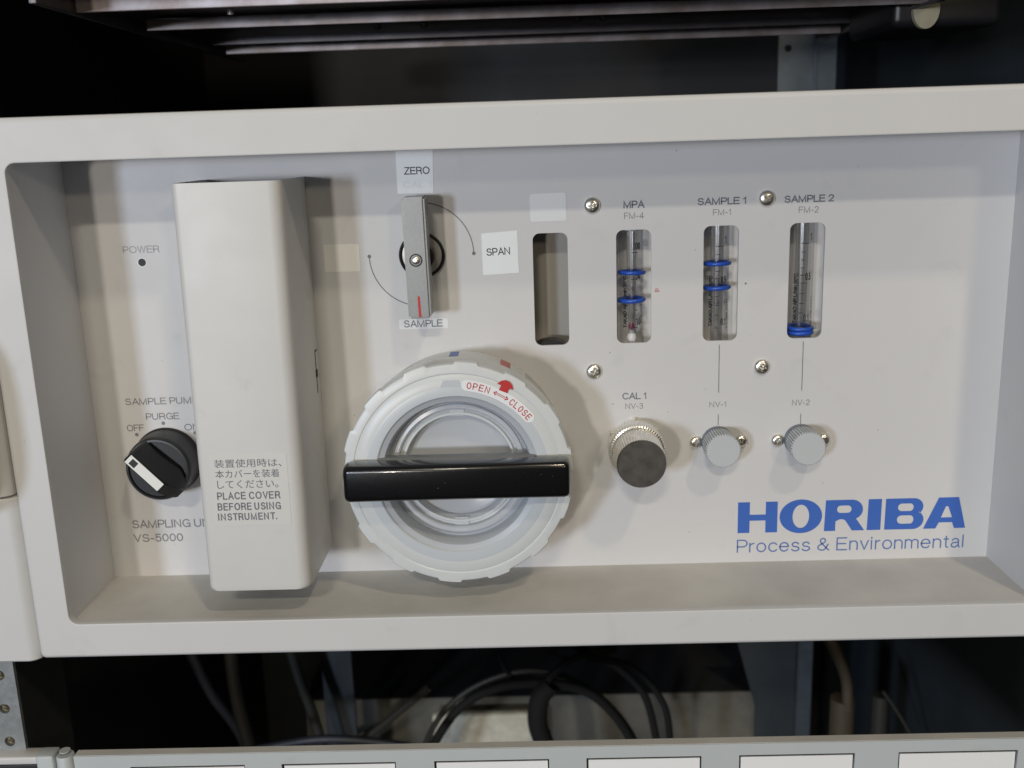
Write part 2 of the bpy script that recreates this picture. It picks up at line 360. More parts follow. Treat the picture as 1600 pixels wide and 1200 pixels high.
def text(s, m, parent, bbox, y, bold=0.0, rot=0.0, tilt=0.0, ref=None, label=None, spacing=1.0, pen=0.0, gap=.20, name="lettering"):
    if all(ch in GL or ch == ' ' for ch in s): me = stroke_mesh(s, bbox, pen or .135 * (bbox[3] - bbox[1]) * (1 + bold * 3.0), rot, gap)
    else: me = text_mesh(s, bbox, bold, rot, spacing, ref)
    if tilt:
        ca, sa = math.cos(tilt), math.sin(tilt)
        for v in me.vertices: x, z = v.co.x, v.co.z; v.co = (x * ca - z * sa, 0, x * sa + z * ca)
    for v in me.vertices: v.co *= M_
    return link(name, me, m, parent, ((bbox[0] + bbox[2]) / 2, y, (bbox[1] + bbox[3]) / 2), label)
def circ(x, z, r, n=24): return [(x + r * math.cos(2 * math.pi * i / n), z + r * math.sin(2 * math.pi * i / n)) for i in range(n)]
def rr2(x0, z0, x1, z1, r, n=6): return [(p[0], p[2]) for p in rrect(x0, z0, x1, z1, r, 0, n)]
def rot2(pts, a):
    cx = sum(p[0] for p in pts) / len(pts); cz = sum(p[1] for p in pts) / len(pts); c, s = math.cos(a), math.sin(a)
    return [(cx + (x - cx) * c - (z - cz) * s, cz + (x - cx) * s + (z - cz) * c) for x, z in pts]
def path_strip(pts, wd):
    L, R_ = [], []
    for i, p in enumerate(pts):
        a = pts[max(i - 1, 0)]; b = pts[min(i + 1, len(pts) - 1)]
        t = Vector((b[0] - a[0], b[1] - a[1])).normalized(); n = Vector((-t.y, t.x)) * wd / 2
        L.append((p[0] + n.x, p[1] + n.y)); R_.append((p[0] - n.x, p[1] - n.y))
    return L + R_[::-1]
def tube(name, m, pts, r, parent=None, org=None, n=10, sub=8, **kw):
    """smooth tube through points (mm)"""
    P = [Vector(p) for p in pts]; Q = []
    for i in range(len(P) - 1):
        p0 = P[max(i - 1, 0)]; p1 = P[i]; p2 = P[i + 1]; p3 = P[min(i + 2, len(P) - 1)]
        for k in range(sub):
            t = k / sub
            Q.append(0.5 * ((2 * p1) + (-p0 + p2) * t + (2 * p0 - 5 * p1 + 4 * p2 - p3) * t * t + (-p0 + 3 * p1 - 3 * p2 + p3) * t ** 3))
    Q.append(P[-1]); org = Vector(org or P[0])
    bm = bmesh.new(); loops = []; up = Vector((0, 1, 0.01))
    for i, q in enumerate(Q):
        t = (Q[min(i + 1, len(Q) - 1)] - Q[max(i - 1, 0)]).normalized()
        u = up.cross(t)
        if u.length < 0.05: u = Vector((1, 0, 0)).cross(t)
        u.normalize(); v = t.cross(u)
        loops.append([q - org + (u * math.cos(2 * math.pi * j / n) + v * math.sin(2 * math.pi * j / n)) * r for j in range(n)])
    loft(bm, loops, True, True, True)
    return link(name, finish(bm, name, True, 60), m, parent, org)
def tag(o, label, cat, group=None):
    o["label"] = label; o["category"] = cat
    if group: o["group"] = group
    return o
def structure(o): o["kind"] = "structure"; return o

# ================================================================ THE CABINET AROUND (setting)
structure(box("wall_left", m_rackdk, None, -112, 40, -480, -108, 620, 420))
structure(box("wall_right", m_rackblue, None, 500, 20, -480, 504, 620, 420))
structure(box("wall_back", m_rackdk, None, -112, 620.2, -480, 504, 624, 420))
structure(box("floor", m_rackdk, None, -112, -60, -484, 504, 620, -480.2))
structure(box("ceiling", m_rackdk, None, -112, 40, 420.2, 504, 624, 424))

# ================================================================ THE SAMPLING UNIT
U = thing("sampling_unit", "cream rack instrument with recessed control panel, knobs, flow meters and blue maker's lettering", "instrument", (194, 0, 0))
XW = 403.3; ZA = 15.7; ZB = 205.6
# front bezel: rounded outer edge, flat face, rounded opening
bm = bmesh.new()
ox0, oz0, ox1, oz1 = -14.6, 0.0, 418.0, 222.4
L = [rrect(ox0, oz0, ox1, oz1, 2.4, 14), rrect(ox0, oz0, ox1, oz1, 2.4, 2.0), rrect(ox0 + .25, oz0 + .25, ox1 - .25, oz1 - .25, 2.3, 1.0),
     rrect(ox0 + .9, oz0 + .9, ox1 - .9, oz1 - 1.0, 2.0, 0.3), rrect(ox0 + 1.8, oz0 + 1.6, ox1 - 1.8, oz1 - 1.9, 1.6, 0.0), rrect(ox0 + 2.1, oz0 + 1.9, ox1 - 2.1, oz1 - 2.2, 1.5, 0.0)]
L += [rrect(-.7, ZA - .7, XW + .7, ZB + .7, 4.7, 0.0), rrect(-.35, ZA - .35, XW + .35, ZB + .35, 4.4, 0.0), rrect(-.1, ZA - .1, XW + .1, ZB + .1, 4.2, .12), rrect(0, ZA, XW, ZB, 4.2, .5), rrect(0, ZA, XW, ZB, 4.0, 3.5), rrect(-.3, ZA - .3, XW + .3, ZB + .3, 1.0, 7.0)]
L = [[(p[0] - 194, p[1], p[2]) for p in l] for l in L]
loft(bm, L)
bezel = link("bezel", finish(bm, "bezel", True, 30), m_coat, U, (194, 0, 0))
# recess
box("recess_wall", m_panel, U, -1.8, 3.6, ZA - 2, -.02, D + 1.5, ZB + 2)
box("recess_wall", m_panel, U, XW + .02, 3.6, ZA - 2, XW + 1.8, D + 1.5, ZB + 2)
box("recess_wall", m_panel, U, 0, 3.6, ZB + .02, XW, D + 1.5, ZB + 1.8)
box("recess_floor", m_dust, U, 0, 3.6, ZA - 1.8, XW, D - .02, ZA - .02, label="dusty bottom ledge of the recess")
# back panel with the four windows
slots = [(206.7, 169.0, 120.0), (242.5, 169.3, 120.0), (279.9, 169.9, 119.9), (316.6, 170.0, 120.0)]
hole = [rr2(x - 7.5, zb, x + 7.5, zt, 3.0) for x, zt, zb in slots]
panel = flat("control_panel", m_panel, U, [[(0.02, ZA - 1), (XW - .02, ZA - 1), (XW - .02, ZB + 1.5), (0.02, ZB + 1.5)]] + hole, D, 1.6)
box("case", m_rackdk, U, 4, D + 26, 6, 399, 330, 214)  # hidden box added behind the panel to block light
# boxes behind the windows
m_cellshade = mat("shaded_cell_coat", (0.36, 0.345, 0.315), 0.6)  # window cell coat darkened, the empty window's shade put into its colour
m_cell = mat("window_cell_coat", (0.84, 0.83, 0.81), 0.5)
for i, (x, zt, zb) in enumerate(slots):
    bm = bmesh.new(); x0, x1, y0, y1, z0, z1 = x - 15, x + 17, D + 1.62, D + 19, zb - 6, zt + 5
    add_box(bm, x0 - 1, y0, z0 - 1, x0, y1, z1 + 1); add_box(bm, x1, y0, z0 - 1, x1 + 1, y1, z1 + 1)
    add_box(bm, x0, y0, z0 - 1, x1, y1, z0); add_box(bm, x0, y0, z1, x1, y1, z1 + 1); add_box(bm, x0 - 1, y1, z0 - 1, x1 + 1, y1 + 1, z1 + 1)
    for v in bm.verts: v.co -= Vector((x, D, zb))
    link("window_cell", finish(bm, "window_cell"), m_cell if i else m_cellshade, U, (x, D, zb))
bm = bmesh.new()
for k in range(17):
    a = math.pi * k / 16; bm.verts.new((6.2 * math.cos(a), 0, 2.2 * math.sin(a)))
f = bm.faces.new(bm.verts[:]); r = bmesh.ops.extrude_face_region(bm, geom=[f]); bmesh.ops.translate(bm, verts=[v for v in r['geom'] if isinstance(v, bmesh.types.BMVert)], vec=(0, 9, 0))
link("blanking_plug", finish(bm, "blanking_plug"), m_blk, U, (206.3, D + 3, 119.2), "black rounded plug at the foot of the empty window")

# ---- printing on the panel
PY = D - 0.06
T = lambda s, m, b, bold=0.0, **k: text(s, m, U, b, PY, bold, **k)
T("POWER", m_inkfaded, (22.0, 165.8, 37.9, 168.9)); T("SAMPLE PUMP", m_inkpale, (14.9, 98.1, 47.8, 101.2))
T("PURGE", m_inkpale, (23.4, 91.0, 38.5, 94.1)); T("OFF", m_inkpale, (14.1, 85.9, 21.9, 89.0)); T("ON", m_inkpale, (40.2, 85.6, 47.0, 88.7))
T("SAMPLING UNIT", m_inkpale, (11.2, 39.4, 52.0, 43.4)); T("VS-5000", m_inkpale, (11.0, 32.6, 34.0, 36.5))
T("MPA", m_ink, (238.2, 178.4, 247.2, 181.6), .12); T("FM-4", m_inkpale, (238.5, 173.9, 246.9, 176.6), -.06)
T("SAMPLE 1", m_ink, (269.7, 178.7, 290.2, 181.8), .10); T("FM-1", m_inkpale, (276.2, 174.3, 283.8, 176.9), -.06)
T("SAMPLE 2", m_ink, (306.4, 178.6, 327.2, 181.7), .10); T("FM-2", m_inkpale, (312.5, 174.2, 320.9, 176.9), -.06)
T("CAL 1", m_ink, (237.2, 94.5, 247.8, 97.6), .06); T("NV-3", m_inkpale, (238.5, 90.1, 246.4, 92.7), -.06)
T("NV-1", m_inkpale, (275.8, 89.9, 283.2, 92.4), -.06); T("NV-2", m_inkpale, (312.3, 89.7, 320.1, 92.3), -.06)
T("Process & Environmental", m_bluethin, (289.2, 20.3, 392.4, 26.7), pen=.62)
for x, z in ((18.3, 84.3), (30.9, 89.3), (44.9, 84.5)): flat("tick_dot", m_inkpale, U, [circ(x, z, .85)], PY)
for x, z0, z1 in ((279.8, 96.5, 118.2), (316.4, 96.5, 118.5), (279.8, 81.5, 86.5), (316.4, 81.2, 85.9)):
    flat("flow_line", m_ink, U, [[(x - .17, z0), (x + .17, z0), (x + .17, z1), (x - .17, z1)]], PY)
flat("lamp_rim", m_pale, U, [circ(29.7, 161.7, 2.05), circ(29.7, 161.7, 1.7)], PY - .02)
flat("power_lamp", m_dot, U, [circ(29.7, 161.7, 1.7)], PY - .03)
LC = (151.2, 161.3)
for a0, a1 in ((0, 84), (180, 258)):
    pts = [(LC[0] + 22.6 * math.cos(math.radians(a0 + (a1 - a0) * k / 30)), LC[1] + 22.3 * math.sin(math.radians(a0 + (a1 - a0) * k / 30))) for k in range(31)]
    flat("travel_arc", m_ink, U, [path_strip(pts, .42)], PY); flat("tick_dot", m_ink, U, [circ(pts[0][0], pts[0][1], .8)], PY - .02)
# the maker's lettering, drawn letter by letter (x from 289.3, height 15.0)
def ell(cx, cz, rx, rz, n=40, a0=0, a1=360): return [(cx + rx * math.cos(math.radians(a0 + (a1 - a0) * k / n)), cz + rz * math.sin(math.radians(a0 + (a1 - a0) * k / n))) for k in range(n + (0 if a1 - a0 == 360 else 1))]
HX, HZ, HH = 289.4, 29.9, 14.9
def glyph(loops): flat("logo_letter", m_blue, U, [[(HX + x, HZ + z) for x, z in l] for l in loops], PY)
glyph([[(0, 0), (5.4, 0), (5.4, 5.9), (12.6, 5.9), (12.6, 0), (18, 0), (18, HH), (12.6, HH), (12.6, 8.8), (5.4, 8.8), (5.4, HH), (0, HH)]])
glyph([ell(28.6, HH / 2, 9.65, 8.15), ell(28.6, HH / 2, 3.75, 5.6)])
glyph([[(39.3, 0), (44.4, 0), (44.4, 4.6)] + ell(47.0, 4.0, 2.2, 1.6, 8, 130, 20) + [(52.0, 0), (57.6, 0), (53.6, 5.9)] + ell(51.6, 10.1, 5.0, 4.8, 16, -60, 90) + [(39.7, HH)],
       ell(46.4, 10.4, 1.5, 1.75, 10, 90, 270) + ell(49.8, 10.4, 1.6, 1.75, 10, -90, 90)])
glyph([[(58.7, 0), (64.9, 0), (65.0, HH), (59.0, HH)]])
glyph([[(66.6, 0)] + ell(79.4, 4.5, 4.8, 4.5, 16, -90, 62) + ell(79.4, 10.8, 4.4, 4.1, 16, -50, 90) + [(66.8, HH)],
       ell(74.1, 4.7, 1.9, 2.0, 10, 90, 270) + ell(78.1, 4.7, 1.5, 2.0, 10, -90, 90),
       ell(74.1, 10.6, 1.7, 1.8, 10, 90, 270) + ell(77.9, 10.6, 1.5, 1.8, 10, -90, 90)])
glyph([[(84.2, 0), (89.8, 0), (91.2, 2.9), (97.2, 2.9), (98.2, 0), (103.3, 0), (99.6, HH), (90.6, HH)], [(92.0, 5.3), (97.0, 5.3), (95.0, 10.6), (94.0, 10.6)]])

# ---- stickers on the panel
def sticker(loop, m, label, y=D - .18): return flat("label_sticker", m, U, [loop], y, .14, label)
s = sticker([(142.4, 187.5), (157.7, 187.5), (158.2, 205.2), (142.5, 205.2)], m_white, "white ZERO label")
text("ZERO", m_black, s, (145.7, 195.4, 156.5, 198.5), D - .24); text("CAL 1", m_inkghost, s, (145.0, 189.7, 157.0, 192.5), D - .24)
s = sticker([(177.5, 151.8), (193.0, 152.4), (192.7, 170.5), (177.3, 169.6)], m_white, "white SPAN label")
text("SPAN", m_black, s, (179.3, 160.2, 189.4, 163.4), D - .24, tilt=.035)
sticker(rot2(rr2(109.0, 155.1, 124.4, 166.9, .9), -.01), m_cream2, "blank cream label")
sticker(rot2(rr2(198.5, 174.0, 213.9, 185.7, .9), .012), m_pale, "blank pale grey label")
s = sticker(rr2(139.8, 129.0, 161.3, 133.4, .8), m_pale, "pale SAMPLE label strip")
text("SAMPLE", m_ink, s, (142.0, 129.8, 159.0, 133.0), D - .24)
flat("red_mark", m_redmark, U, [rr2(251.4, 142.3, 253.6, 142.9, .25)], PY); flat("red_mark", m_redmark, U, [rr2(251.6, 143.3, 253.2, 143.7, .15)], PY)
for k in range(26):
    x, z, r = random.uniform(5, 400), random.uniform(20, 203), random.uniform(.10, .28)
    if any(abs(x - q[0]) < 9 and q[2] < z < q[1] for q in slots): continue
    flat("dust_speck", m_ink, U, [circ(x, z, r, 7)], PY - .05)
flat("dust_speck", m_ink, U, [circ(290.7, 144.8, .45, 9)], PY - .05)

# ---- pan head screws
def screw_mesh(r, h):
    bm = bmesh.new(); n = 28
    prof = [(r, 0), (r, h * .22)] + [(r * math.cos(a) ** .75, h * .22 + h * .78 * math.sin(a) ** .9) for a in [math.radians(d) for d in (15, 30, 45, 60, 75)]] + [(0, h)]
    rows = []
    for rr_, y in prof:
        rows.append([bm.verts.new((rr_ * math.cos(2 * math.pi * i / n), -y, rr_ * math.sin(2 * math.pi * i / n))) for i in range(n)] if rr_ else [bm.verts.new((0, -y, 0))])
    for a, b in zip(rows, rows[1:]):
        for i in range(n):
            j = (i + 1) % n
            bm.faces.new((a[i], a[j], b[0]) if len(b) == 1 else (a[i], a[j], b[j], b[i]))
    bm.faces.new(rows[0][::-1])
    bmesh.ops.recalc_face_normals(bm, faces=bm.faces)
    me = bpy.data.meshes.new("s"); bm.to_mesh(me); bm.free()
    bm = bmesh.new(); w_, l_ = r * .17, r * .68
    pl = [(w_, l_), (-w_, l_), (-w_, w_), (-l_, w_), (-l_, -w_), (-w_, -w_), (-w_, -l_), (w_, -l_), (w_, -w_), (l_, -w_), (l_, w_), (w_, w_)]
    A = [bm.verts.new((x, -h * 1.3, z)) for x, z in pl]; B_ = [bm.verts.new((x * .45, -h * .30, z * .45)) for x, z in pl]
    for i in range(12): bm.faces.new((A[i], A[(i + 1) % 12], B_[(i + 1) % 12], B_[i]))
    bm.faces.new(A); bm.faces.new(B_[::-1]); bmesh.ops.recalc_face_normals(bm, faces=bm.faces)
    mc = bpy.data.meshes.new("c"); bm.to_mesh(mc); bm.free()
    oa = bpy.data.objects.new("a", me); ob = bpy.data.objects.new("b", mc); COL.objects.link(oa); COL.objects.link(ob)
    mo = oa.modifiers.new("x", 'BOOLEAN'); mo.object = ob; mo.operation = 'DIFFERENCE'; mo.solver = 'EXACT'
    dg = bpy.context.evaluated_depsgraph_get(); res = bpy.data.meshes.new_from_object(oa.evaluated_get(dg))
    bpy.data.objects.remove(oa); bpy.data.objects.remove(ob)
    for v in res.vertices: v.co *= M_
    for p in res.polygons: p.use_smooth = True
    res.set_sharp_from_angle(angle=math.radians(35)); res.name = "screw"
    return res
scr = screw_mesh(3.5, 2.1); scr2 = screw_mesh(2.9, 1.9); scr3 = screw_mesh(1.75, 0.9)
for x, z, me in ((224.9, 180.1, scr), (298.8, 180.8, scr), (224.8, 107.8, scr), (298.5, 107.7, scr), (269.9, 73.9, scr2), (290.2, 74.1, scr2), (306.3, 73.8, scr2), (327.0, 73.6, scr2)):
    o = link("screw", me, m_chrome, U, (x, D - .02, z)); o.rotation_euler.y = random.uniform(0, 1.5)

# ---- grey selector lever
m_bush = mat("dull_bush_metal", (0.46, 0.45, 0.42), 0.42, metal=.5, var=.15, vscale=300)
ring = lathe("lever_base", m_bush, U, (LC[0] + .3, D, LC[1]), [(0, D - 1.2), (8.0, D - 1.2), (9.7, D - .9), (9.8, D)], 56, label="round nickel bush behind the lever")
lathe("gasket", m_blk, ring, (LC[0] + .3, D, LC[1]), [(9.75, D), (9.9, D - 1.7), (9.2, D - 2.0), (8.6, D - 1.6), (8.6, D - .5)], 56)
lathe("lever_stem", m_blk, ring, (LC[0] + .3, D, LC[1]), [(5.8, D - 1), (5.8, 40), (0, 40)], 40)
bm = bmesh.new()
vs = add_box(bm, -4.75, 28, -25, 4.75, 42, 25)
front = [e_ for e_ in bm.edges if all(v.co.y < 30 for v in e_.verts)]
bmesh.ops.bevel(bm, geom=front, offset=.9, segments=2, affect='EDGES')
side = [e_ for e_ in bm.edges if abs(e_.verts[0].co.y - e_.verts[1].co.y) > 5]
bmesh.ops.bevel(bm, geom=side, offset=.9, segments=2, affect='EDGES')
for v in bm.verts:
    v.co.y -= 28; x, z = v.co.x, v.co.z; a = math.radians(.7); v.co.x = x * math.cos(a) - z * math.sin(a); v.co.z = x * math.sin(a) + z * math.cos(a)
lev = link("selector_lever", finish(bm, "selector_lever", True, 40), m_lever, U, (LC[0] - .1, 28, LC[1] + .6), "grey metal lever pointing up and down")
flat("pointer_mark", m_red, lev, [[(LC[0] - .2, 137.6), (LC[0] + .9, 137.6), (LC[0] + .6, 146.3), (LC[0] - .35, 146.4)]], 27.93, label="red painted line")
flat("screw_recess", m_dark, lev, [circ(LC[0] - .2, 161.3, 2.7), circ(LC[0] - .2, 161.3, 2.25)], 27.93)
lathe("washer", m_lever, lev, (LC[0] - .2, 28, 161.3), [(2.25, 27.95), (2.1, 27.7), (0, 27.7)], 32)
o = link("screw", scr3, m_chrome, lev, (LC[0] - .2, 27.7, 161.3)); o.rotation_euler.y = .5

# ---- black pump selector knob
kx, kz = 31.4, 72.0
kb = lathe("pump_selector_knob", m_knobblk, U, (kx, D, kz), [(15.3, D), (15.3, D - 1.0), (14.7, D - 1.6), (14.5, 37), (14.3, 35.2), (13.7, 34.3), (12.9, 34.2), (12.5, 35.2), (0, 35.2)], 72, label="black rotary knob turned to OFF")
u = Vector((-.68, 0, .733)); pv = Vector((u.z, 0, -u.x))
bm = bmesh.new()
def rl(along, half, y): return [(u * a + pv * s_ * half + Vector((0, y - D, 0))) for a, s_ in ((along[0], 1), (along[1], 1), (along[1], -1), (along[0], -1))]
# ridge as a loft of cross sections along u
secs = [(12.9, 2.3, 6.2, 25.2, 35.3), (12.3, 2.6, 7.0, 24.2, 35.3), (-6.8, 2.6, 8.6, 24.0, 35.3), (-11.5, 2.9, 6.5, 27.5, 35.3), (-14.6, 2.4, 3.4, 31.5, 37)]
loft(bm, [[u * a + pv * -hb + Vector((0, yb - D, 0)), u * a + pv * -ht + Vector((0, yt - D, 0)), u * a + pv * ht + Vector((0, yt - D, 0)), u * a + pv * hb + Vector((0, yb - D, 0))] for a, ht, hb, yt, yb in secs], True, True, True)
bmesh.ops.bevel(bm, geom=bm.edges[:], offset=.45, segments=2, affect='EDGES')
link("knob_grip", finish(bm, "knob_grip", True, 35), m_gloss, kb, (kx, D, kz))
def kq(a, b, h0, h1=None): 
    h1 = h0 if h1 is None else h1
    return [(kx + (u * a + pv * h0).x, kz + (u * a + pv * h0).z), (kx + (u * b + pv * h0).x, kz + (u * b + pv * h0).z), (kx + (u * b - pv * h1).x, kz + (u * b - pv * h1).z), (kx + (u * a - pv * h1).x, kz + (u * a - pv * h1).z)]
flat("pointer_stripe", m_stripe, kb, [kq(-6.6, 11.9, 2.2)], 23.9, .25); flat("pointer_window", m_dot, kb, [kq(7.2, 10.3, 1.5)], 23.82)

# ---- protective cover: a thing of its own, hooked over the panel
CV = thing("protective_cover", "tall cream folded metal cover over the left of the panel, with a bilingual warning label", "cover", (82.4, D, 29.5))
cx0, cx1, cy, cz0, cz1 = 60.6, 103.2, 4.4, 29.6, 196.0
def lean(y, z): return y - (196.0 - z) / 166.0 * 4.8 * (D - y) / (D - cy)
def cprof(off, n=7):
    pts = [(cx0 + off, D - .3)]
    for (ax, rad, s0) in ((cx0, 2.8, 180), (cx1, 5.0, 270)):
        r_ = rad - off; cxx = ax + rad if s0 == 180 else ax - rad
        for i in range(n + 1):
            a = math.radians(s0 + 90 * i / n); pts.append((cxx + r_ * math.cos(a), cy + rad + r_ * math.sin(a)))
    pts.append((cx1 - off, D - .3)); return pts
bm = bmesh.new(); outer = cprof(0); inner = cprof(1.1)
ring_ = outer + inner[::-1]
def czb(y):                                            # lower edge, corners rounded towards the front
    return cz0 + (.0 if y > 9 else 0)
cap = lambda z: [(x - 82.4, lean(y, z) - D, z - 29.5) for x, y in ring_]
def inset(k, z):                                       # shrink silhouette a little near the bottom corners
    out = []
    for x, y in ring_:
        t = max(0.0, (11 - y) / 7.0)
        out.append((x - 82.4 + (k if x < 70 else 0) * t - (k * .8 if x > 95 else 0) * t, lean(y, z) - D, z - 29.5))
    return out
loft(bm, [inset(1.6, cz0), inset(.6, cz0 + .6), inset(.15, cz0 + 1.4), cap(cz0 + 2.4), cap(110), cap(cz1)], True, True, True)
sheet = link("cover_sheet", finish(bm, "cover_sheet", True, 30), m_cover, CV, (82.4, D, 29.5))
box("latch_slot", m_dark, CV, cx1 - .4, 41.6, 103.0, cx1 + .12, 42.5, 122.0)
box("latch_slot", m_dark, CV, cx1 - .4, 42.0, 121.2, cx1 + .14, 45.5, 122.0); box("latch_pin", m_blk, CV, cx1 - .4, 41.0, 110.0, cx1 + .5, 43.4, 113.5, .3)
LBY = lean(cy, 73.2)
cs = flat("warning_label", m_film, CV, [rr2(66.0, 58.0, 97.4, 88.4, .8)], LBY - .12, .09)
cs.rotation_euler.x = -math.atan(4.8 / 166.0)
for s_, b_ in (("装置使用時は、", (67.8, 82.7, 95.2, 86.2)), ("本カバーを装着", (67.9, 78.3, 94.0, 81.8)), ("してください。", (68.3, 73.9, 93.2, 77.4))):
    text(s_, m_ink, cs, b_, LBY - .19, .02)
text("PLACE COVER", m_ink, cs, (67.8, 69.2, 93.7, 72.4), LBY - .19, pen=.52, gap=.36); text("BEFORE USING", m_ink, cs, (67.6, 64.6, 93.6, 67.8), LBY - .19, pen=.52, gap=.36)
text("INSTRUMENT.", m_ink, cs, (67.4, 60.3, 91.7, 63.4), LBY - .19, pen=.52, gap=.36)

# ---- round filter housing with its cap and handle
FX, FZ = 165.6, 74.0
FO = (FX, D, FZ)
base = lathe("filter_housing", m_milkbase, U, FO, [(44.6, D), (44.8, D - 2), (44.8, 33), (43.5, 31), (43.5, 24), (42.0, 23)], 96, label="round translucent filter housing behind the cap")
def band(name, m, parent, a0, a1, r, y0, y1, n=8):
    bm = bmesh.new(); rows = [[], []]
    for k in range(n + 1):
        a = math.radians(a0 + (a1 - a0) * k / n)
        for q, y in ((0, y0), (1, y1)): rows[q].append((r * math.cos(a), y - D, r * math.sin(a)))
    loft(bm, rows, False); return link(name, finish(bm, name, True), m, parent, FO)
band("position_mark", m_bluemark, base, 89.6, 94.6, 44.95, 36, 46); band("position_mark", m_redmark, base, 60, 66, 44.95, 34, 46)
band("clear_band", m_milk, base, 50, 116, 44.9, 30, 47, 30)
nt_ = 14
def teeth(a, r, k):
    ph = ((a - math.radians(83.5)) / (2 * math.pi) * nt_) % 1.0
    return r + (1.0 if (ph < .24 or ph > .76) else 0.0) * (1 if k in (4, 5, 6) else 0)
capo = lathe("filter_cap", m_milk, U, FO, [(44.0, 26), (46.9, 25.6), (46.3, 24), (46.3, 14.2), (47.1, 13.8), (47.1, 10.9), (46.7, 10.3), (45.2, 9.8), (43.4, 9.7), (42.9, 10.1), (42.2, 9.6), (35.0, 9.4), (33.6, 9.9), (33.0, 12.0), (33.0, 16)], 336, teeth, "milky white toothed screw cap")
nut = lathe("cap_shoulder", m_shade, capo, FO, [(33.7, 10.2), (31.2, 11.2), (30.4, 13.0), (30.2, 20.0)], 96)
lathe("sight_window", m_clear, capo, FO, [(30.3, 20), (28.4, 20.3), (28.0, 18.9), (26.6, 18.6), (26.0, 19.2), (25.8, 21.5), (23.2, 22.0), (22.6, 23), (22.4, 25.5), (21.4, 26.2), (0, 26.4)], 96, label="clear stepped window in the middle of the cap")
lathe("window_ring", m_shade, capo, FO, [(30.25, 19.5), (29.2, 19.0), (28.8, 20.1)], 96)
lathe("window_ring", m_milk, capo, FO, [(24.6, 21.5), (24.2, 20.2), (23.3, 20.2), (23.0, 21.9)], 96)
for a in (90, 270):
    bm = bmesh.new(); add_box(bm, -3, 21 - D, 22.5, 3, 24 - D, 29.5); o = link("window_rib", finish(bm, "window_rib"), m_clear, capo, FO); o.rotation_euler.y = math.radians(90 - a)
lathe("inner_rim", m_rim, capo, FO, [(38.2, 9.52), (37.6, 9.36), (34.0, 9.34), (33.5, 9.9)], 96)
flat("rim_tab", m_rim, capo, [[(FX - 5.6, FZ + 37.6), (FX + 3.8, FZ + 37.6), (FX + 2.2, FZ + 40.6), (FX - 4.2, FZ + 40.6)]], 9.40)
# direction sticker on the cap: two white lozenges, an arrow and lettering
def arcband(a0, a1, r0, r1, n=14):
    rc = (r0 + r1) / 2; h = (r1 - r0) / 2; pts = []
    P = lambda a, r: (FX + r * math.cos(math.radians(a)), FZ + r * math.sin(math.radians(a)))
    for k in range(n + 1): pts.append(P(a0 + (a1 - a0) * k / n, r1))
    for k in range(1, 8):
        b = math.pi / 2 - math.pi * k / 8; c = P(a1, rc); t = math.radians(a1)
        pts.append((c[0] + h * (math.sin(b) * math.cos(t) + math.cos(b) * math.sin(t)), c[1] + h * (math.sin(b) * math.sin(t) - math.cos(b) * math.cos(t))))
    for k in range(n + 1): pts.append(P(a1 + (a0 - a1) * k / n, r0))
    for k in range(1, 8):
        b = -math.pi / 2 + math.pi * k / 8; c = P(a0, rc); t = math.radians(a0)
        pts.append((c[0] + h * (math.sin(b) * math.cos(t) - math.cos(b) * math.sin(t)), c[1] + h * (math.sin(b) * math.sin(t) + math.cos(b) * math.cos(t))))
    return pts
SY = 9.22
st = flat("direction_label", m_white, capo, [arcband(82, 39, 36.4, 41.0)], SY, .10, "white curved OPEN and CLOSE label")
def arctext(s_, a0, a1, r, h, m):
    n = len(s_)
    for i, ch in enumerate(s_):
        a = a0 + (a1 - a0) * (i + .5) / n; x = FX + r * math.cos(math.radians(a)); z = FZ + r * math.sin(math.radians(a))
        wd = abs(a1 - a0) / n * math.radians(1) * r * .74
        text(ch, m, capo, (x - wd / 2, z - h / 2, x + wd / 2, z + h / 2), SY - .12, 0, pen=.36, tilt=math.radians(a - 90), name="lettering")
arctext("OPEN", 82.5, 67.5, 38.7, 2.8, m_red); arctext("CLOSE", 54.5, 37.5, 38.7, 2.8, m_red)
def polar(a, r): return (FX + r * math.cos(math.radians(a)), FZ + r * math.sin(math.radians(a)))
R0 = 38.7
flat("double_arrow", m_red, capo, [[polar(65.6, R0), polar(63.6, R0 + 1.1), polar(63.7, R0 + .45), polar(57.3, R0 + .45), polar(57.4, R0 + 1.1), polar(55.4, R0), polar(57.4, R0 - 1.1), polar(57.3, R0 - .45), polar(63.7, R0 - .45), polar(63.6, R0 - 1.1)],
                                  [polar(64.9, R0), polar(63.9, R0 + .2), polar(57.1, R0 + .2), polar(56.1, R0), polar(57.1, R0 - .2), polar(63.9, R0 - .2)]], SY - .08)
def at_arrow(a, b):
    t = math.radians(60.5); cx_, cz_ = FX + 40.6 * math.cos(t), FZ + 40.6 * math.sin(t); t = math.radians(66)
    return (cx_ + a * math.sin(t) + b * math.cos(t), cz_ - a * math.cos(t) + b * math.sin(t))
flat("red_arrow", m_red, capo, [[at_arrow(*q) for q in ((-1.9, 0), (1.9, 0), (1.7, 2.2), (3.5, 2.3), (2.4, 3.9), (.9, 4.8), (-.9, 4.8), (-2.4, 3.9), (-3.5, 2.3), (-1.7, 2.2))]], SY - .17, label="solid red arrow")
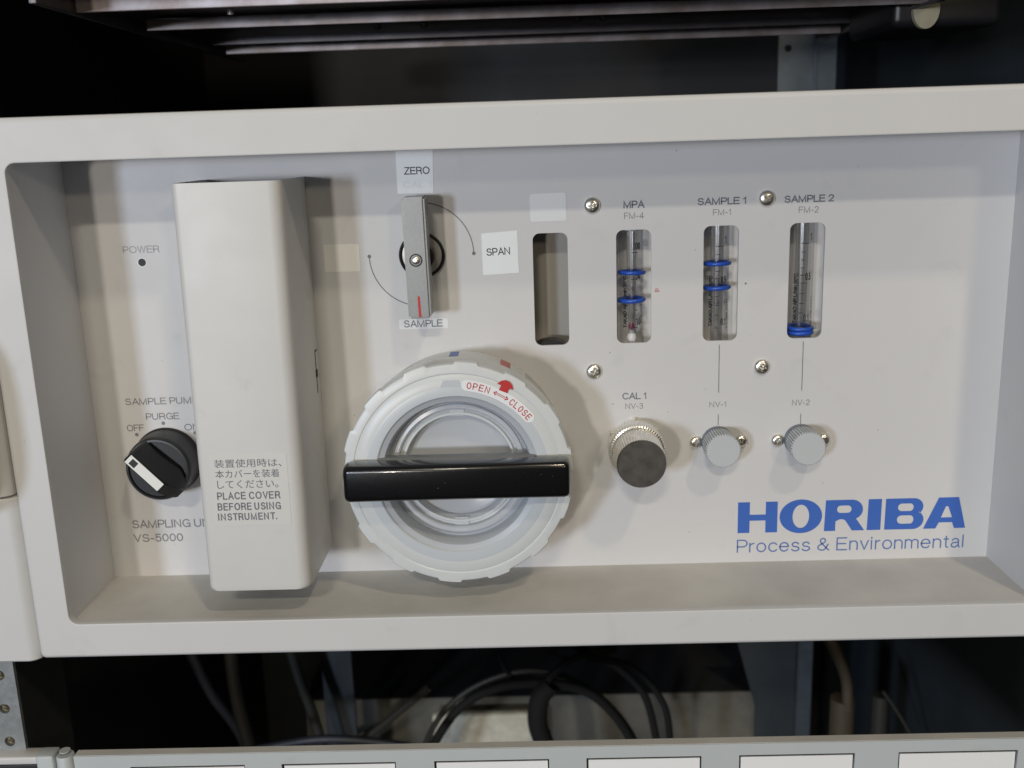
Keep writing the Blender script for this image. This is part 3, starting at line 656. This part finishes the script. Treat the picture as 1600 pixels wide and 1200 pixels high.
# handle bar
bm = bmesh.new(); loops = []
for x, k in ((-45.6, .86), (-45.0, .95), (-43.5, 1.0), (0, .985), (43.5, 1.0), (45.0, .95), (45.6, .86)):
    hz, y0, y1, r_ = 7.6 * k, -2.0 + (1 - k) * 6, 9.0 - (1 - k) * 4, 2.4
    pts = [(p[0], p[2]) for p in rrect(y0, -hz, y1, hz, r_, 0, 5)]
    loops.append([(x, a - 4, b) for a, b in pts])
loft(bm, loops, True, True, True)
hd = link("cap_handle", finish(bm, "cap_handle", True, 45), m_gloss, U, (FX + .2, 4, FZ + .6), "black glossy bar handle across the cap")
for k in range(16):
    x, z = random.uniform(-43, 43), random.uniform(-6, 5.5)
    flat("dust_speck", m_ink, hd, [circ(FX + x, FZ + .6 + z, random.uniform(.07, .14), 6)], -2.06)
box("handle_web", m_web, hd, FX - 33, 8.6, FZ - 6, FX + 32.5, 14.5, FZ + 8.2, .8)
box("handle_foot", m_blk, hd, FX - 43, 8.0, FZ - 5, FX - 34, 11.5, FZ + 6, .8); box("handle_foot", m_blk, hd, FX + 34, 8.0, FZ - 5, FX + 43, 11.5, FZ + 6, .8)

# ---- knurled nickel regulating knob
def knurl(n, d): return lambda a, r, k: r + d * (abs(((a * n / (2 * math.pi)) % 1.0) - .5) * 4 - 1)
mk = lathe("regulating_knob", m_chrome, U, (242.5, D, 73.9), [(11.2, D - 3.2), (12.0, 44), (12.3, 43.4), (12.3, 37.6), (11.8, 36.4), (10.9, 36)], 240, knurl(60, .16), "nickel knurled knob with a dark flat face", ang=20)
lathe("hex_nut", m_chrome, mk, (242.5, D, 73.9), [(12.6, D), (12.6, D - 2.9), (11.6, D - 3.4), (0, D - 3.4)], 6, rot=math.pi / 6, smooth=False)
lathe("knob_barrel", m_chrome, mk, (242.5, D, 73.9), [(11.0, 36.2), (10.9, 35), (10.5, 20), (10.3, 18.8)], 216, knurl(54, .14), ang=20)
lathe("knob_face", m_facerefl, mk, (242.5, D, 73.9), [(10.5, 19.4), (10.3, 18.5), (9.9, 18.0), (0, 18.0)], 64)
# ---- two grey needle valve knobs
for x in (279.6, 316.4):
    nk = lathe("needle_valve_knob", m_greyk, U, (x, D, 73.9), [(6.6, 46.0), (6.9, 45.2), (7.35, 34.6), (7.1, 34.1), (0, 34.1)], 240, lambda a, r, k: r + (.30 * (1 if ((a * 40 / (2 * math.pi)) % 1.0) < .55 else -1) if k in (1, 2) else 0), ang=14)
    lathe("knob_collar", m_greyd, nk, (x, D, 73.9), [(7.2, D), (7.2, D - 1.6), (6.8, D - 2.0), (6.2, D - 2.0), (6.2, 46)], 64)

# ---- flow meters
def on_tube(me, xc, yc, r, x, z):
    """wrap a flat mesh (mm, centred) round the tube and return it in metres relative to (xc, yc, 145)"""
    for v in me.vertices:
        a = (v.co.x + x - xc) / r; v.co = ((r * math.sin(a)) * M_, (-r * math.cos(a)) * M_, (v.co.z + z - 145) * M_)
    return me
def meter(x, rings, marks, nums, side, bore, floaty=False):
    yc = D + 8.2; org = (x, yc, 145)
    t = lathe_z("flow_meter", m_glass, U, org, [(5.2, 118 - 145), (5.2, 172 - 145)], 48)
    inn = lathe_z("bore", m_bore, t, org, [(bore[0], 118 - 145), (bore[1], 172 - 145)], 32)
    for z in rings:
        bm = bmesh.new(); R1, r2 = 5.35, .95
        loft(bm, [[((R1 + r2 * math.cos(b)) * math.cos(a), (R1 + r2 * math.cos(b)) * math.sin(a), r2 * math.sin(b)) for b in [2 * math.pi * q / 12 for q in range(12)]] for a in [2 * math.pi * k / 48 for k in range(49)]])
        o = link("o_ring", finish(bm, "o_ring", True), m_oring, t, (x, yc, z)); o.rotation_euler = (random.uniform(-.05, .05), random.uniform(-.03, .03), 0)
    def put(me, px_, pz_):
        on_tube(me, x, yc, 5.28, x + px_, pz_); link("scale_print", me, m_black, t, org)
    for z, l0, l1 in marks:
        bm = bmesh.new(); k = 6
        loft(bm, [[(l0 + (l1 - l0) * q / k - (l0 + l1) / 2, 0, -.16) for q in range(k + 1)], [(l0 + (l1 - l0) * q / k - (l0 + l1) / 2, 0, .16) for q in range(k + 1)]], False)
        me = bpy.data.meshes.new("scale_print"); bm.to_mesh(me); bm.free(); put(me, (l0 + l1) / 2, z)
    for s_, z, px_, wd in nums: put(stroke_mesh(s_, (0, 0, wd, 3.2), .42, gap=.30), px_, z)
    put(stroke_mesh("TAKAO AIR L/min 20°C", (0, 0, 2.0, side[1] - side[0]), .46, rot=math.pi / 2), -3.6, (side[0] + side[1]) / 2)
    put(stroke_mesh("20 NO 0071", (0, 0, 1.0, 13), .20, rot=math.pi / 2), 4.4, 131)
    if floaty:
        lathe_z("float", m_float, t, (x, yc, 121), [(0, -2.5), (1.6, -2.4), (2.2, 0), (1.7, 1.8), (.9, 3.2), (0, 3.6)], 24)
        lathe_z("float_bead", m_magenta, t, (x, yc, 126), [(0, -1.5), (1.1, -1.1), (1.5, 0), (1.1, 1.1), (0, 1.5)], 16)
        lathe_z("top_seal", m_greyk, t, (x, yc, 169), [(0, -1.2), (3.4, -.6), (3.9, .6), (3.9, 6)], 32)
def lathe_z(name, m, parent, org, prof, n):
    bm = bmesh.new(); rows = []
    for r, z in prof: rows.append([bm.verts.new((r * math.cos(2 * math.pi * i / n), r * math.sin(2 * math.pi * i / n), z)) for i in range(n)] if r > 1e-6 else [bm.verts.new((0, 0, z))])
    for a, b in zip(rows, rows[1:]):
        for i in range(n):
            j = (i + 1) % n
            if len(a) == 1: bm.faces.new((a[0], b[j], b[i]))
            elif len(b) == 1: bm.faces.new((a[i], a[j], b[0]))
            else: bm.faces.new((a[i], a[j], b[j], b[i]))
    return link(name, finish(bm, name, True, 50), m, parent, org)
meter(242.3, (150.1, 138.0), [(159.3, -.4, 2.2), (147.6, -.6, 2.2), (126.2, -1.6, 2.2), (142, 1, 2.2), (134, 1, 2.2), (130, 1, 2.2)], [("100", 162.0, 2.0, 3.2), ("50", 149.2, 2.6, 2.2), ("10", 129.0, 2.7, 2.2)], (126, 149), (1.6, 2.4), True)
meter(279.7, (153.0, 142.4), [(160.8, -1.5, 1.9), (157.2, -1.5, .3), (150.0, -1.5, .3), (146.8, -1.5, .3), (143.6, -1.8, 1.4), (139, -1.5, .3), (135, -1.5, .3), (130.7, -1.6, .3), (125.0, -1.6, .3)], [("1", 163.6, 3.0, .9), ("0.5", 146.2, 2.2, 2.6), ("0.1", 127.8, 2.2, 2.6)], (125.5, 148), (2.6, 2.9))
meter(316.5, (123.4, 121.4), [(161.0, -1.5, 2.0), (157.2, -1.5, .3), (153.8, -1.5, .3), (150.4, -1.5, .3), (147.2, -1.8, .3), (143.8, -1.5, 1.6), (139.2, -1.8, .3), (134.8, -1.8, .3), (130.6, -1.8, .3)], [("1", 163.8, 3.0, .9), ("0.5", 146.6, 1.9, 2.8), ("0.1", 128.4, 1.5, 2.8)], (126, 148), (2.6, 2.9))

# ---- the ear of the unit on the left, with its pull handle just outside the picture
def ear(x0, x1, z0, z1):
    bm = bmesh.new(); n = 8; r_ = 5.5; pr = [(x0, 16), (x0, 1.0)]
    for i in range(n + 1):
        a = math.radians(270 + 90 * i / n * .75); pr.append((x1 - r_ * .92 + r_ * math.cos(a), .2 + r_ + r_ * math.sin(a)))
    pr.append((x1 - .1, 16))
    ox = (x0 + x1) / 2; lp = lambda z, k=0: [(x - ox - (k if x > x1 - 6 else 0), y + k, z - z0) for x, y in pr]
    loft(bm, [lp(z0, .5), lp(z0 + .6), lp(z1 - .6), lp(z1, .5)], True, True, True)
    return link("mounting_ear", finish(bm, "mounting_ear", True, 35), m_coat, U, (ox, 0, z0))
ear(-62, -15.0, -1.2, 71.8); e2 = ear(-62, -16.9, 72.4, 221)
box("ear_gap", m_dark, U, -20, 9, 72, -14.4, 15, 221)
bm = bmesh.new()
tube("pull_handle", m_coat, [(-36, 2, 74), (-36, -20, 76), (-36, -36, 84), (-36, -40, 106), (-36, -36, 130), (-36, -20, 138), (-36, 2, 140)], 8.5, U, n=16)
bm.free()

# ================================================================ RACK RAIL with threaded holes (lower left)
RL = thing("rack_rail", "galvanised rack rail with round threaded holes at lower left", "rack rail", (-40, 5, -60))
zs = [-8.8 - 15.9 * k for k in range(-15, 12)]
zs = [z for z in zs if -170 < z < 230]
flat("rail_face", m_galv, RL, [[(-56, -172), (-28.6, -172), (-28.6, 230), (-56, 230)]] + [circ(-35.2, z, 2.35, 20) for z in zs], 3.0, 2.0)
box("rail_side", m_rackdk, RL, -30.6, 5.2, -172, -28.7, 45, 230)
for z in zs:
    if -60 < z < 0:
        lathe("threaded_hole", m_thread, RL, (-35.2, 5, z), [(2.5, 4.9), (2.2, 5.3), (2.5, 5.8), (2.2, 6.3), (2.5, 6.8), (2.2, 7.3), (2.5, 7.8), (2.2, 8.6), (2.2, 12)], 20, smooth=False)
        lathe("hole_back", m_dark, RL, (-35.2, 12, z), [(2.3, 12), (0, 12.1)], 16)

# ================================================================ LOWER INSTRUMENT (top of its front panel)
LO = thing("lower_instrument", "pale grey instrument front below, with a row of white label cards", "instrument", (194, -4, -120))
LZ = -44.2
bm = bmesh.new()
cards = [(19.5, 69.2), (85.1, 134.4), (150.9, 200.2), (216.2, 265.2), (281.2, 330.2), (348.6, 398.8)]
front = flat("front_panel", m_lower, LO, [[(-4.6, -133), (420, -133), (420, LZ), (-4.6, LZ)]] + [[(a, -66), (b, -66), (b, LZ - 5.5), (a, LZ - 5.5)] for a, b in cards], -4.0, 4.9)
box("dust_ledge", m_dust, LO, -4.4, -3.6, LZ + .01, 419, .8, LZ + .16)
box("panel_back", m_dark, LO, -3, 1.2, -132, 418, 1.5, LZ - .4)
for a, b in cards:
    h = box("label_holder", m_dark, LO, a + .05, -2.4, -65.8, b - .05, -2.2, LZ - 5.7); box("label_card", m_card, h, a + .9, -3.0, -65, b - .6, -2.5, LZ - 7.0)
box("hinge_leaf", m_lower, LO, -20.4, -5.5, -133, -12.9, 2.5, LZ + 1.2, .9)
h = lathe_z("hinge_barrel", m_lower, LO, (-8.7, -2.4, -90), [(0, -43), (3.8, -43), (3.8, 45.4), (3.4, 46.2), (0, 46.2)], 36)
lathe_z("hinge_pin", m_lower, h, (-8.7, -2.4, LZ + .4), [(2.3, 1.5), (2.3, 1.95), (0, 1.95)], 24)
box("ear_bar", m_coat, LO, -62, -3.0, -48.4, -21.2, 5.0, LZ - .6, .8); box("ear_recess", m_blk, LO, -62, -2.2, -133, -20.6, 3.0, -49.0, .3)
bm.free()


# ================================================================ UPPER CHASSIS (underside seen from below)
UP = thing("upper_chassis", "open steel chassis above, seen from below, with folded lips and rivets", "instrument chassis", (200, 40, 266))
box("front_panel", m_coat, UP, -15, 0, 278, 418, 4, 400, .5)  # out of view; added to shade the chassis, bottom raised to light the lips
for k, (y, z0, z1, x0, x1) in enumerate(((40, 263.6, 269, 18, 400), (107, 263.2, 268.2, 22, 384), (229, 262.4, 267.6, 24, 380))):
    box("folded_lip", m_steel, UP, x0, y, z0, x1, y + 1.5, z1, .4); box("flange", m_steel, UP, x0, y + 1.6, z1 - .5, x1, y + 16, z1 + .6, .2)
box("folded_lip", m_steeld, UP, 26, 196, 264.4, 378, 197.5, 268.4, .3)
box("underside_plate", m_steeld, UP, 14, 42, 270, 396, 300, 271.5)
box("side_rail", m_steel, UP, 384.5, 8, 263.2, 387, 300, 269.5, .3); box("side_rail", m_steeld, UP, 380, 8, 261.8, 383.5, 228, 263.2, .3); box("side_rail", m_steeld, UP, 14, 8, 263.2, 17, 300, 269.5, .3)
for x, y, z in ((83, 72, 270), (131, 72, 270), (152, 72, 270), (120, 178, 270), (145, 178, 270), (226, 178, 270), (240, 178, 270)):
    lathe_z("rivet", m_steeld, UP, (x, y, z), [(0, -2.2), (1.4, -2.0), (2.0, -1.0), (2.1, 0)], 14)
lathe_z("standoff", m_steel, UP, (75, 60, 268), [(0, -5.0), (1.4, -4.8), (1.5, 1)], 14)

# ================================================================ THINGS BEHIND, OUT OF FOCUS
m_post = mat("blue_zinc", (0.13, 0.16, 0.19), 0.35, metal=0.4, var=0.3, vscale=40)
P = thing("rack_post", "pale blue galvanised upright post with holes standing behind the unit", "rack post", (405, 400, -330))
flat("post_face", m_post, P, [[(385, -400), (411, -400), (411, 330), (385, 330)]] + [circ(392, z, 2.6, 14) for z in range(-380, 330, 36)], 400, 2)
box("post_flange", m_post, P, 411.2, 398, -400, 413, 440, 330); box("post_fold", m_post, P, 413.2, 401, -400, 428, 403, 330)
P2 = thing("gusset_bracket", "blue grey angled bracket on the post below the unit", "bracket", (380, 396, -300))
flat("bracket_plate", m_rackblue, P2, [[(361, -200), (412, -200), (412, -330), (379, -330), (379, -268)]], 394, 3)
BX = thing("cable_tray", "beige sheet metal box behind the cables below the unit", "metal box", (200, 420, -480))
box("tray_front", m_beige, BX, -8, 402, -470, 398, 404, -258); box("tray_top", m_rackdk, BX, -8, 404.2, -260, 398, 560, -258.2)
o = box("fibre_pad", m_blot, None, 104, 380, -420, 196, 390, -262, 3); tag(o, "mottled pale beige pad framed by the black cable arch", "insulation pad")
def cable(name, m, pts, r, label, cat="cable", group="cables and hoses below the unit"): return tag(tube(name, m, pts, r, n=10), label, cat, group)
cable("black_cable", m_cable, [(96, 300, -290), (113, 300, -240), (136, 300, -206), (166, 300, -190), (204, 300, -188), (237, 305, -202), (264, 310, -241), (275, 310, -290)], 3.6, "black cable arching over the mottled beige pad")
cable("grey_hose", m_cableg, [(92, 312, -290), (112, 312, -232), (140, 312, -200), (180, 312, -184), (214, 314, -190), (246, 318, -214), (270, 320, -252), (280, 320, -300)], 2.4, "thin grey hose following the black cable arch", "hose")
cable("cable_bundle", m_cable, [(205, 296, -186), (196, 296, -198), (194, 296, -220), (202, 296, -250), (206, 296, -300)], 7.5, "thick black bundle dropping in front of the pad's right edge")
cable("black_cable", m_cable, [(232, 290, -162), (264, 290, -170), (285, 290, -196), (292, 290, -226), (293, 290, -290)], 2.6, "black cable curving down at the right of the thick bundle")
cable("black_cable", m_cable, [(254, 296, -158), (226, 296, -164), (206, 296, -178), (196, 296, -196)], 3.0, "black cable bending down into the top of the thick bundle")
cable("black_cable", m_cable, [(222, 320, -168), (250, 320, -182), (276, 320, -210), (286, 320, -250)], 3.0, "thin black cable inside the right hand curve")
cable("black_cable", m_cable, [(160, 310, -150), (169, 310, -178), (176, 310, -188)], 2.0, "short black wire hanging above the cable arch, left one")
cable("black_cable", m_cable, [(196, 310, -150), (210, 310, -172), (236, 310, -170), (258, 310, -158)], 2.0, "thin black wire sagging above the cable arch, right one")
cable("grey_hose", m_cableg, [(10, 360, -290), (52, 350, -262), (84, 340, -232), (110, 330, -205)], 3.2, "grey hose rising from lower left towards the cable arch", "hose")
cable("grey_hose", m_cableg, [(-34, 300, -130), (-33, 300, -190), (-26, 300, -245), (-22, 300, -300)], 5.2, "upright grey green hose, left of centre in the dark gap", "hose")
cable("grey_hose", m_cableb, [(-66, 300, -150), (-52, 300, -190), (-36, 305, -225), (-20, 310, -280)], 4.0, "dark hose crossing behind the upright grey green hose", "hose")
cable("grey_hose", m_cableg, [(8, 300, -140), (16, 300, -180), (26, 300, -220), (36, 300, -280)], 4.0, "slanting dark grey hose beside the flat blue grey plate", "hose")
cable("blue_cable", m_cableb, [(-5, 250, -206), (40, 250, -199), (85, 250, -203), (120, 250, -212)], 3.0, "blue grey cable lying along the top of the lower instrument")
o = box("dark_upright", m_rackblue, None, 26, 330, -420, 50, 334, -150, .5); tag(o, "flat dark blue grey upright plate left of the beige box", "upright")
cable("brown_hose", m_cablebr, [(398, 300, -140), (412, 300, -160), (424, 300, -188), (426, 300, -214)], 4.2, "brown hose curving down right of the post", "hose")
o = lathe_z("insulated_pipe", m_cablebr, None, (424, 305, -300), [(0, -100), (9, -100), (9, 92), (0, 92)], 24); tag(o, "short upright brown pipe below the brown hose", "pipe")
o = lathe_z("grey_pipe", m_cableg, None, (456, 315, -300), [(0, -100), (6, -100), (6, 88), (0, 88)], 24); tag(o, "short upright grey pipe right of the brown pipe", "pipe")
cable("clear_tube", m_cableg, [(452, 300, -200), (464, 300, -218), (482, 300, -250)], 1.3, "thin pale tube slanting down right of the short pipes", "tube")
o = box("black_actuator", m_blk, None, 372, 120, 254, 424, 190, 290, 4); tag(o, "black boxy device hanging at upper right behind the chassis rail", "device")
m_discb = mat("brushed_beige", (0.42, 0.39, 0.28), 0.5, var=.3, vscale=90)
bm = bmesh.new(); pts = ell(0, 0, 6.2, 9.0, 32); 
vv = [bm.verts.new((x, 0, z)) for x, z in pts]; f = bm.faces.new(vv); r = bmesh.ops.extrude_face_region(bm, geom=[f]); bmesh.ops.translate(bm, verts=[v for v in r['geom'] if isinstance(v, bmesh.types.BMVert)], vec=(0, 3, 0))
o = link("beige_disc", finish(bm, "beige_disc", True), m_discb, None, (386.5, 116, 262)); tag(o, "beige oval disc in front of the black device at upper right", "disc")
